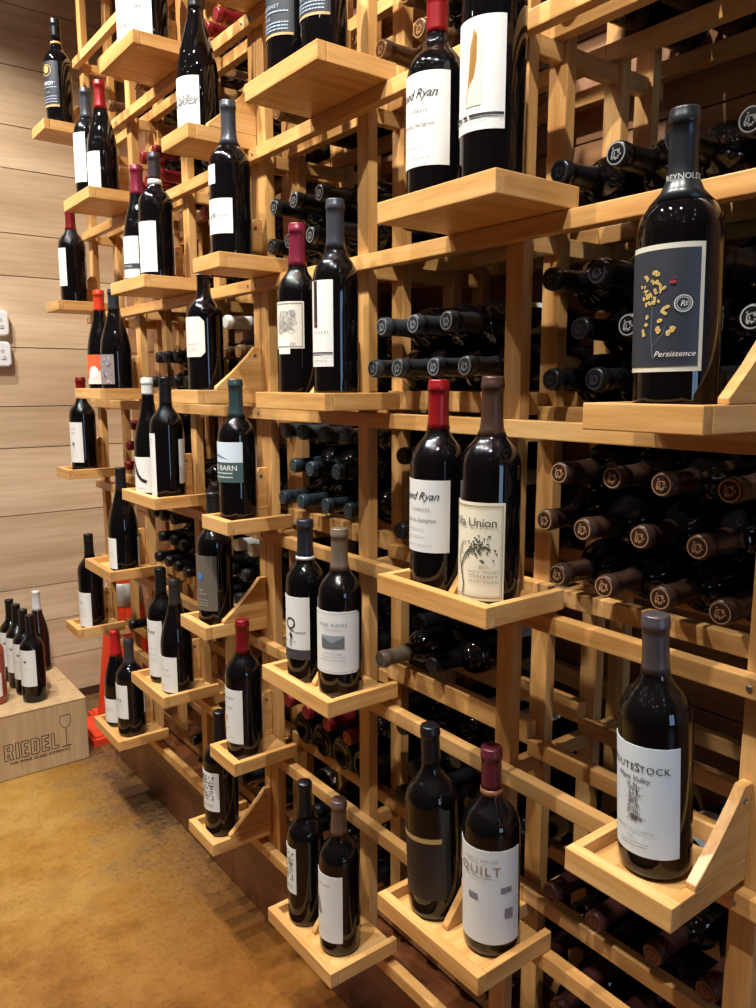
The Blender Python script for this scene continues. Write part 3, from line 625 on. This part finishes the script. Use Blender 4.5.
wine_rack('far pine wine rack unit next to the plank end wall', 1.5765, 2.757, [1.5935, 1.962, 2.336, 2.738], far_tr, 0)
for (lab, y, zt, h, r, kind, cap, cf, sc, lbs, ex) in S:
    ex = dict(ex); x = ex.pop('x', XT)
    make_bottle(lab, x, y, zt - .0174, h, r, kind, cap, cf, bool(sc), lbs, **ex)

# ------------------------------------------------------------------ bottles lying in the bins
ROWN = ['bottom row', 'second row', 'third row', 'fourth row']
ORD = ['first', 'second', 'third', 'fourth', 'fifth']
CAPS = {'black': ((20, 20, 24), (70, 70, 74), 'black-capped'), 'silver': ((52, 56, 62), (176, 180, 184), 'grey-capped'), 'copper': ((58, 40, 32), (206, 160, 118), 'copper-capped'),
        'maroon': ((62, 34, 30), (120, 72, 58), 'maroon-capped'), 'teal': ((38, 50, 58), (108, 128, 138), 'blue-grey-capped'), 'red': ((112, 18, 26), (178, 70, 70), 'red-capped'),
        'white': ((206, 208, 206), (230, 230, 226), 'white-capped'), 'taupe': ((94, 82, 68), (170, 158, 140), 'taupe-capped'), 'brass': ((84, 60, 40), (206, 150, 96), 'brass-capped'), 'baseout': (None, None, 'dark base-outward'), 'blacksilver': ((20, 20, 24), (186, 188, 190), 'silver-topped')}
def emblem_mesh():
    r = random.Random(1); polys = [ring2d(0, 0, .0138, .0016, 24)]
    for i in range(9): polys.append(disc2d(r.uniform(-.006, .006), r.uniform(-.007, .007), r.uniform(.001, .003), r.uniform(.0008, .002), 7, r.random() * 3))
    polys += [line2d([(-.006, -.004), (-.003, .006), (.003, .005), (.005, -.005)], .0016)]
    v, f = [], []
    for a, b in polys: k = len(v); v += [(s, t, 0) for s, t in a]; f += [tuple(i + k for i in q) for q in b]
    me = bpy.data.meshes.new('cap_emblem'); me.from_pydata(v, [], f); me.update(); return me
EM = emblem_mesh()
RL, HL = .0400, .300
proto = {}
def lying_proto(key, white):
    """first bottle of each look; later ones are copies of it and its parts"""
    capc, emc, _ = CAPS[key]
    t = bpy.data.objects.new('wine_bottle', None); C.objects.link(t); t.empty_display_size = .05
    g = link('glass_body', glass_mesh('bordeaux', RL, HL, 32), None, t)
    if not g.data.materials: g.data.materials.append(GLASS)
    c = link('capsule', capsule_mesh('bordeaux', RL, HL, .77, False, 24).copy(), foil(capc), t)
    e = link('cap_emblem', EM.copy(), foil(emc, .35, .5), c); e.location = (0, 0, HL + .0006)
    if white == 'tag':
        label_strip(RL, 0, 13 * D2R, .085, .108, 'back_label', paper(W), t)
    elif white:
        lb = label_strip(RL, math.pi, 55 * D2R, .05, .14, 'label', paper(W), t)
        bend(lines(.02, [.02, .03, .04, .06]), RL, math.pi, .05, 'fine_print', ink(GR), lb, .0012)
    return t
def kids(o): return [c for c in C.objects if c.parent == o]
def copy_tree(o, parent=None):
    n = o.copy(); C.objects.link(n); n.parent = parent
    for ch in tree[o.name]: copy_tree(ch, n)
    return n
tree = {}
def reg(o):
    tree[o.name] = [c for c in list(C.objects) if c.parent == o]
    for c in tree[o.name]: reg(c)
def lay(key, white, x, y, z, roll, label, group, yaw=0):
    flip = key == 'baseout'; key = 'black' if flip else key
    if flip: yaw = math.pi; x = .914 + HL
    k = (key, white)
    if k not in proto:
        o = lying_proto(key, white); proto[k] = o; reg(o)
    else: o = copy_tree(proto[k])
    # neck towards the room: bottle axis +z -> -x
    o.rotation_mode = 'XYZ'
    q = Matrix.Rotation(yaw, 4, 'Z') @ Matrix.Rotation(-math.pi / 2, 4, 'Y') @ Matrix.Rotation(roll, 4, 'Z')
    o.rotation_euler = q.to_euler(); o.location = (x + HL * math.cos(yaw), y + HL * math.sin(yaw), z + ZC)
    o['label'] = label; o['category'] = 'bottle'; o['group'] = group
    return o
def bin_(ref, lev, c, rows, white=(), dz=.0705, tags=(), recess=(), deep=.06, lift=0):
    """rows: list of (colour, [y...]); bottom row first"""
    g = 'wine bottles lying in the rack bins'
    n = 0
    for ri, row in enumerate(rows):
        key, ys = row[0], row[1]; cc = min(row[2] if len(row) > 2 else c, .914)
        ys = sorted(ys, reverse=True)
        for i, y in enumerate(ys):
            k = key[i] if isinstance(key, (list, tuple)) else key
            rn = '' if len(rows) == 1 else ' ' + (('top row' if ri == len(rows) - 1 else ROWN[ri])) + ','
            pos = 'only one' if len(ys) == 1 else (ORD[i] + ' from left')
            lab = '%s bottle, %s,%s in bin %s' % (CAPS[k][2], pos, rn, ref)
            lay(k, ('tag' if (ri, i) in tags else (ri, i) in white), min(cc + rnd.uniform(-.008, .008) + (deep if (ri, i) in recess else 0), .920), y, lev + .0185 + lift + RL + ri * dz, rnd.uniform(-.28, .28), lab, g)
LV = {2: .77, 1: .50, 0: .229, -1: -.052, -2: -.332, -3: -.60, -4: -.868, -5: -1.136}
def ys(top, n, d=.081): return [top - d * i for i in range(n)]
# bay A-B
bin_('above the gold-flower bottle', LV[1], .90, [('black', ys(.7545, 4))], tags={(0, 0), (0, 1)})
bin_('behind the gold-flower capsule', LV[0], .872, [(['black', 'blacksilver', 'black', 'blacksilver'], [.738, .640, .557, .472])], {(0, 2)})
bin_('behind the gold-flower label', LV[-1], .882, [('black', ys(.7545, 4)), (['black', 'blacksilver', 'black', 'blacksilver'], ys(.714, 4), .905), ('black', ys(.7545, 4))])
bin_('under the gold-flower tray', LV[-2], .872, [('copper', ys(.712, 4)), ('copper', ys(.748, 4)), ('copper', ys(.712, 4))], dz=.0745)
bin_('under the tree-stump bottle', LV[-4], .914, [('maroon', [.735, .651, .557, .473]), ('maroon', [.693, .604])], {(1, 1)})
bin_('lowest at right', LV[-5], .93, [('maroon', ys(.7545, 4)), ('maroon', ys(.714, 4)), ('maroon', ys(.7545, 3))])
# bay B-C
bin_('left of the feather bottle, upper', LV[1], .862, [('brass', [1.118, 1.020]), ('brass', [1.066])])
bin_('left of the feather tray, lower', LV[0], .95, [('black', ys(1.118, 4))])
bin_('above the two-bottle vine tray', LV[-1], .845, [('silver', ys(1.129, 4)), ('silver', [1.0885, 1.0075, .9265])], {(1, 2)}, lift=.021)
bin_('behind the red-capsuled vine-tray bottle', LV[-2], .90, [('black', ys(1.118, 3)), ('black', ys(1.0775, 2)), ('black', ys(1.118, 2))], {(1, 1)})
bin_('right of the hill-landscape bottle', LV[-3], .852, [(['taupe', 'black'], [1.110, 1.028]), ('black', [1.069], .905)], {(0, 0), (0, 1), (1, 0)}, recess={(0, 1)}, lift=.028)
bin_('behind the quilt-patch capsule', LV[-4], .91, [('black', ys(1.118, 4)), ('black', ys(1.078, 3)), ('black', [1.118, 1.037, .956])], {(2, 1), (2, 2)})
bin_('behind the gold-banded lower bottle', LV[-5], .90, [('maroon', ys(1.118, 4)), ('maroon', ys(1.078, 3))])
# bay C-D
bin_('left of the top gold-banded pair', LV[1], .87, [('brass', ys(1.4905, 3))])
bin_('behind the maroon-capsuled engraved bottle', LV[0], .845, [('blacksilver', ys(1.4925, 4, .0805)), ('blacksilver', ys(1.4523, 3, .0805))])
bin_('behind the long-striped bottle label', LV[-1], .95, [('black', ys(1.4925, 4, .0805)), ('black', ys(1.4523, 3, .0805))])
bin_('above the hill-landscape tray', LV[-2], .872, [('teal', ys(1.4925, 4, .0805)), ('teal', ys(1.4523, 3, .0805)), ('teal', ys(1.4925, 4, .0805))], dz=.0745, lift=.023)
bin_('behind the hill-landscape bottle', LV[-3], .94, [('black', ys(1.4925, 4, .0805)), ('black', ys(1.4523, 3, .0805))])
bin_('below the hill-landscape tray', LV[-4], .88, [('baseout', ys(1.4925, 4, .0805), .93), ('red', ys(1.490, 4, .0805), .868)], dz=.0806)
bin_('behind the lowest middle tray', LV[-5], .92, [('black', ys(1.4925, 4, .0805)), ('black', ys(1.4523, 3, .0805))])
# bay D-E
bin_('right of the topmost left pair', LV[2], .868, [('red', ys(1.897, 4, .0803))])
bin_('behind the large script bottle', LV[1], .90, [('black', ys(1.897, 4, .0803)), ('black', ys(1.8568, 3, .0803))])
bin_('right of the neck-banded bottle', LV[0], .89, [('red', ys(1.897, 3, .0803)), ('red', ys(1.8568, 3, .0803)), ('red', ys(1.897, 2, .0803))])
bin_('behind the cut-corner label bottle', LV[-1], .868, [('black', ys(1.897, 4, .0803)), (['black', 'brass', 'brass'], ys(1.8568, 3, .0803)), ('white', [1.7364])])
bin_('left of the barn bottle', LV[-2], .89, [('black', ys(1.897, 4, .0803)), ('black', ys(1.8568, 2, .0803))])
bin_('behind the blue-spot bottle', LV[-3], .872, [('black', ys(1.897, 4, .0803)), ('black', ys(1.8568, 3, .0803)), ('white', [1.7364, 1.6558])])
bin_('left of the narrow-label red-capsuled bottle', LV[-4], .92, [('black', ys(1.897, 4, .0803))])
bin_('behind the woodcut-label bottle', LV[-5], .92, [('black', ys(1.897, 4, .0803))], {(0, 1), (0, 3)})
# bay E-F
bin_('behind the topmost left pair', LV[2], .868, [('brass', ys(2.25, 2, .1))])
bin_('below the topmost left tray', LV[1], .868, [('red', ys(2.272, 3)), ('red', [2.2315, 2.1505])])
bin_('left of the neck-banded bottle', LV[0], .90, [('red', ys(2.272, 3))])
bin_('right of the marbled-label bottle', LV[-1], .88, [('black', ys(2.272, 4)), ('black', ys(2.2315, 3))])
bin_('left of the swirl-label bottle', LV[-2], .90, [('red', ys(2.272, 3))])
bin_('below the swirl-label tray', LV[-3], .868, [('black', ys(2.272, 4)), ('black', ys(2.2315, 3)), ('black', ys(2.272, 3))], lift=.015)
bin_('lowest beside the left lower tray', LV[-5], .90, [('black', [2.12, 2.035])])
# bay F-G
bin_('behind the grey-capsuled slim bottle', LV[2], .868, [('brass', [2.47])])
bin_('right of the plant-label bottle', LV[-2], .90, [('red', [2.595, 2.514, 2.433]), ('red', [2.5545, 2.4735]), ('red', [2.514])])
bin_('above the lowest left tray', LV[-4], .868, [('black', [2.53])])

# ------------------------------------------------------------------ cardboard box and its bottles
BX0, BX1, BY0, BY1, BH = .20, .785, 2.795, 3.252, .236
bt = thing('cardboard_box', 'closed brown cardboard wine-glass box on the floor by the end wall', 'box', ((BX0 + BX1) / 2, (BY0 + BY1) / 2, 0))
bm = bmesh.new(); hx, hy = (BX1 - BX0) / 2, (BY1 - BY0) / 2
box(bm, (-hx, -hy, 0), (hx, hy, BH - .004)); bmesh.ops.bevel(bm, geom=list(bm.edges), offset=.003, segments=2, affect='EDGES')
body = finish(bm, 'carton', CARD, bt)
for nm, (a, b) in (('flap', (-hy, -.0012)), ('flap', (.0012, hy))):
    bm = bmesh.new(); box(bm, (-hx, a, BH - .004), (hx, b, BH)); bmesh.ops.bevel(bm, geom=list(bm.edges), offset=.0012, segments=2, affect='EDGES'); finish(bm, nm, CARD, bt)
INK = ink((52, 36, 26))
def on_front(curve_or_polys, name, x, z):
    v, f = [], []
    for a, b in curve_or_polys: k = len(v); v += [(x + s - (BX0 + BX1) / 2, -hy - .0006, z + t) for s, t in a]; f += [tuple(i + k for i in q) for q in b]
    me = bpy.data.meshes.new(name); me.from_pydata(v, [], f); me.update(); return link(name, me, INK, bt)
# outlined capitals: glyph outlines drawn as thin strokes
GLY = {'R': [[(0, 0), (0, 1), (.62, 1), (.72, .9), (.72, .55), (.6, .45), (.74, 0), (.48, 0), (.36, .4), (.26, .4), (.26, 0), (0, 0)], [(.26, .58), (.46, .58), (.46, .84), (.26, .84), (.26, .58)]],
       'I': [[(0, 0), (0, 1), (.26, 1), (.26, 0), (0, 0)]],
       'E': [[(0, 0), (0, 1), (.62, 1), (.62, .82), (.26, .82), (.26, .6), (.54, .6), (.54, .42), (.26, .42), (.26, .18), (.62, .18), (.62, 0), (0, 0)]],
       'D': [[(0, 0), (0, 1), (.55, 1), (.72, .86), (.72, .14), (.55, 0), (0, 0)], [(.26, .18), (.46, .18), (.46, .82), (.26, .82), (.26, .18)]],
       'L': [[(0, 0), (0, 1), (.26, 1), (.26, .18), (.6, .18), (.6, 0), (0, 0)]]}
polys = []; cx_ = 0
for ch, wd in zip('RIEDEL', (.74, .26, .62, .72, .62, .6)):
    for loop in GLY[ch]: polys.append(line2d([((cx_ + p[0]) * .0395, p[1] * .058) for p in loop], .0029))
    cx_ += wd + .2
on_front(polys, 'lettering', .500, .0715)
tv, tf = text2d('THE WINE GLASS COMPANY', .0145, 0, False, 1.12)
on_front([(tv, tf)] + [([(a + dx, b + dy) for a, b in tv], tf) for dx, dy in ((.0005, 0), (0, .0005), (.0005, .0005))], 'lettering', .617, .0525)
gl = [line2d([(-.017, .118), (-.019, .095), (-.012, .075), (0, .068), (.012, .075), (.019, .095), (.017, .118), (-.017, .118)], .0021), line2d([(0, .068), (0, .004)], .0022), line2d([(-.016, .001), (0, .004), (.016, .001)], .0018), line2d([(-.017, 0), (.017, 0)], .0018)]
on_front(gl, 'glass_emblem', .708, .0695)
GB = 'bottles standing on the cardboard box'
def art_bird(w, H): return [('artwork', (28, 28, 30), [disc2d(.004, H * .68, .0042, .0030, 12), disc2d(.0085, H * .71, .0022), line2d([(.0, H * .7), (-.004, H * .73)], .0018)]), ('fine_print', (170, 170, 168), lines(.02, [H * .5], .0012))]
bz = -1.37 + BH
for i, (x, y) in enumerate(((.633, 2.888), (.630, 2.975), (.625, 3.062), (.621, 3.149))):
    make_bottle(('nearest', 'second', 'third', 'farthest')[i] + ' of four dark bottles lined up on the cardboard box', x, y, bz, .318, .0415, 'bordeaux', (20, 20, 22), .76, True, [dict(z=(.20, .62), hw=58, rot=34, art=art_bird)], group=GB)
make_bottle('brown bottle with white screw cap at back of cardboard box', .728, 3.19, bz, .325, .040, 'burgundy', (220, 222, 220), .76, True, [dict(z=(.08, .33), hw=66, rot=22, col=(196, 168, 156), art=plain(.3, .5))], glass=GLASSB, group=GB)
make_bottle('pink rose wine bottle at front left on cardboard box', .512, 2.945, bz, .31, .040, 'bordeaux', (198, 150, 140), .78, False, [dict(z=(.10, .38), hw=66, rot=52, col=(226, 214, 208), art=plain(.3, .5))], glass=ROSEG, group=GB)

# ------------------------------------------------------------------ traffic cone behind the rack end
ORANGE = mat('orange_plastic', srgb(214, 60, 28), .42)
SILV = mat('reflective_sleeve', srgb(190, 188, 184), .4, .4)
ct = thing('traffic_cone', 'orange traffic cone with silver sleeve on the floor behind the rack end', 'cone', (1.006, 2.978, 0))
bm = bmesh.new(); box(bm, (-.183, -.183, 0), (.183, .183, .035))
bmesh.ops.bevel(bm, geom=[e for e in bm.edges if abs(e.verts[0].co.z - e.verts[1].co.z) > .01], offset=.07, segments=8, affect='EDGES')
bmesh.ops.bevel(bm, geom=[e for e in bm.edges if e.verts[0].co.z > .03 and e.verts[1].co.z > .03], offset=.01, segments=3, affect='EDGES')
finish(bm, 'base', ORANGE, ct, False)
ra = lambda z: .124 - (.124 - .062) * (z - .05) / .57
bm = bmesh.new(); lathe(bm, [(.138, .034), (.130, .042), (ra(.05), .052), (ra(.62), .62), (.060, .634), (.046, .638), (.042, .62), (.0, .61)], 36); finish(bm, 'cone_body', ORANGE, ct, True)
for a_, b_ in ((.515, .605),):
    bm = bmesh.new()
    lathe(bm, [(ra(a_) + .0005, a_), (ra(a_) + .002, a_ + .001), (ra(b_) + .002, b_ - .001), (ra(b_) + .0005, b_)], 36); finish(bm, 'reflective_sleeve', SILV, ct, True)

# ------------------------------------------------------------------ two white control units on the end wall
WP = mat('white_plastic', srgb(228, 228, 226), .35); MARK = ink((70, 74, 80))
for i, (zc, xr, lab) in enumerate(((.236, .741, 'upper of two white rounded control units on the end wall'), (.116, .742, 'lower of two white rounded control units on the end wall'))):
    t = thing('wall_controller', lab, 'controller', (xr - .07, YE, zc + ZC), 'white control units on the end wall')
    bm = bmesh.new(); rings = []
    for dy, ins in ((0, 0), (-.024, 0), (-.028, .002), (-.030, .006)):
        ring = []
        for qx, qz, a0 in ((1, 1, 0), (-1, 1, 90), (-1, -1, 180), (1, -1, 270)):
            for k in range(7):
                a = (a0 + 15 * k) * D2R; rr_ = .018
                ring.append(bm.verts.new((qx * (.07 - rr_) + math.cos(a) * (rr_ - ins), dy, qz * (.049 - rr_) + math.sin(a) * (rr_ - ins))))
        rings.append(ring)
    for A_, B_ in zip(rings, rings[1:]):
        for k in range(28): bm.faces.new([A_[k], A_[(k + 1) % 28], B_[(k + 1) % 28], B_[k]])
    bm.faces.new(rings[-1]); bm.faces.new(list(reversed(rings[0])))
    finish(bm, 'case', WP, t)
    bm = bmesh.new(); box(bm, (-.05, -.0312, -.012), (.0, -.0296, .03)); finish(bm, 'display', mat('lcd_grey', srgb(120, 130, 124), .25), t)
    polys = [ring2d(.038, .012, .006, .002), ring2d(.044, -.014, .006, .002), line2d([(.030, -.02), (.05, -.022)], .002)]
    v, f = [], []
    for a, b in polys: k = len(v); v += [(s, -.0306, q) for s, q in a]; f += [tuple(j + k for j in q) for q in b]
    me = bpy.data.meshes.new('button_marks'); me.from_pydata(v, [], f); me.update(); link('button_marks', me, MARK, t)

# ------------------------------------------------------------------ lamps of the room: a track of spots in front of the rack, and recessed ceiling lamps
def spot(x, y, z, tx, ty, tz, e, ang, blend=.5, rad=.03, col=(1, .9, .8)):
    l = bpy.data.lights.new('track_lamp', 'SPOT'); l.energy = e; l.spot_size = ang * D2R; l.spot_blend = blend; l.shadow_soft_size = rad; l.color = col
    o = bpy.data.objects.new('track_lamp', l); C.objects.link(o); o.location = (x, y, z + ZC)
    o.rotation_euler = (Vector((tx, ty, tz)) - Vector((x, y, z))).to_track_quat('-Z', 'Y').to_euler()
WARM = (1, .95, .87)
for x, y, ty in ((.02, .10, .35), (-.08, .80, .9), (.02, 1.45, 1.55), (-.08, 2.1, 2.3), (.05, 2.7, 2.9)):
    spot(x, y, 1.80, .85, ty, -.35, 168, 92, .6, .022, WARM)
def lamp(x, y, z, e, rad=.02, col=WARM):
    l = bpy.data.lights.new('ceiling_lamp', 'POINT'); l.energy = e; l.shadow_soft_size = rad; l.color = col
    o = bpy.data.objects.new('ceiling_lamp', l); C.objects.link(o); o.location = (x, y, z + ZC)
for x, y in ((-1.0, -.9), (-1.1, .5), (-1.0, 1.9), (-1.9, -1.6), (-1.9, 1.2), (.1, -1.5), (-1.6, 2.6), (-.6, -2.2), (-.55, .2), (-.6, 1.3), (-.5, 2.4), (-1.5, -.4), (-1.5, 1.9), (.5, -.8)):
    lamp(x, y, 1.80, 1.4, .013)
w = bpy.data.worlds.new('world'); bpy.context.scene.world = w; w.use_nodes = True
w.node_tree.nodes['Background'].inputs[0].default_value = (.02, .018, .016, 1)
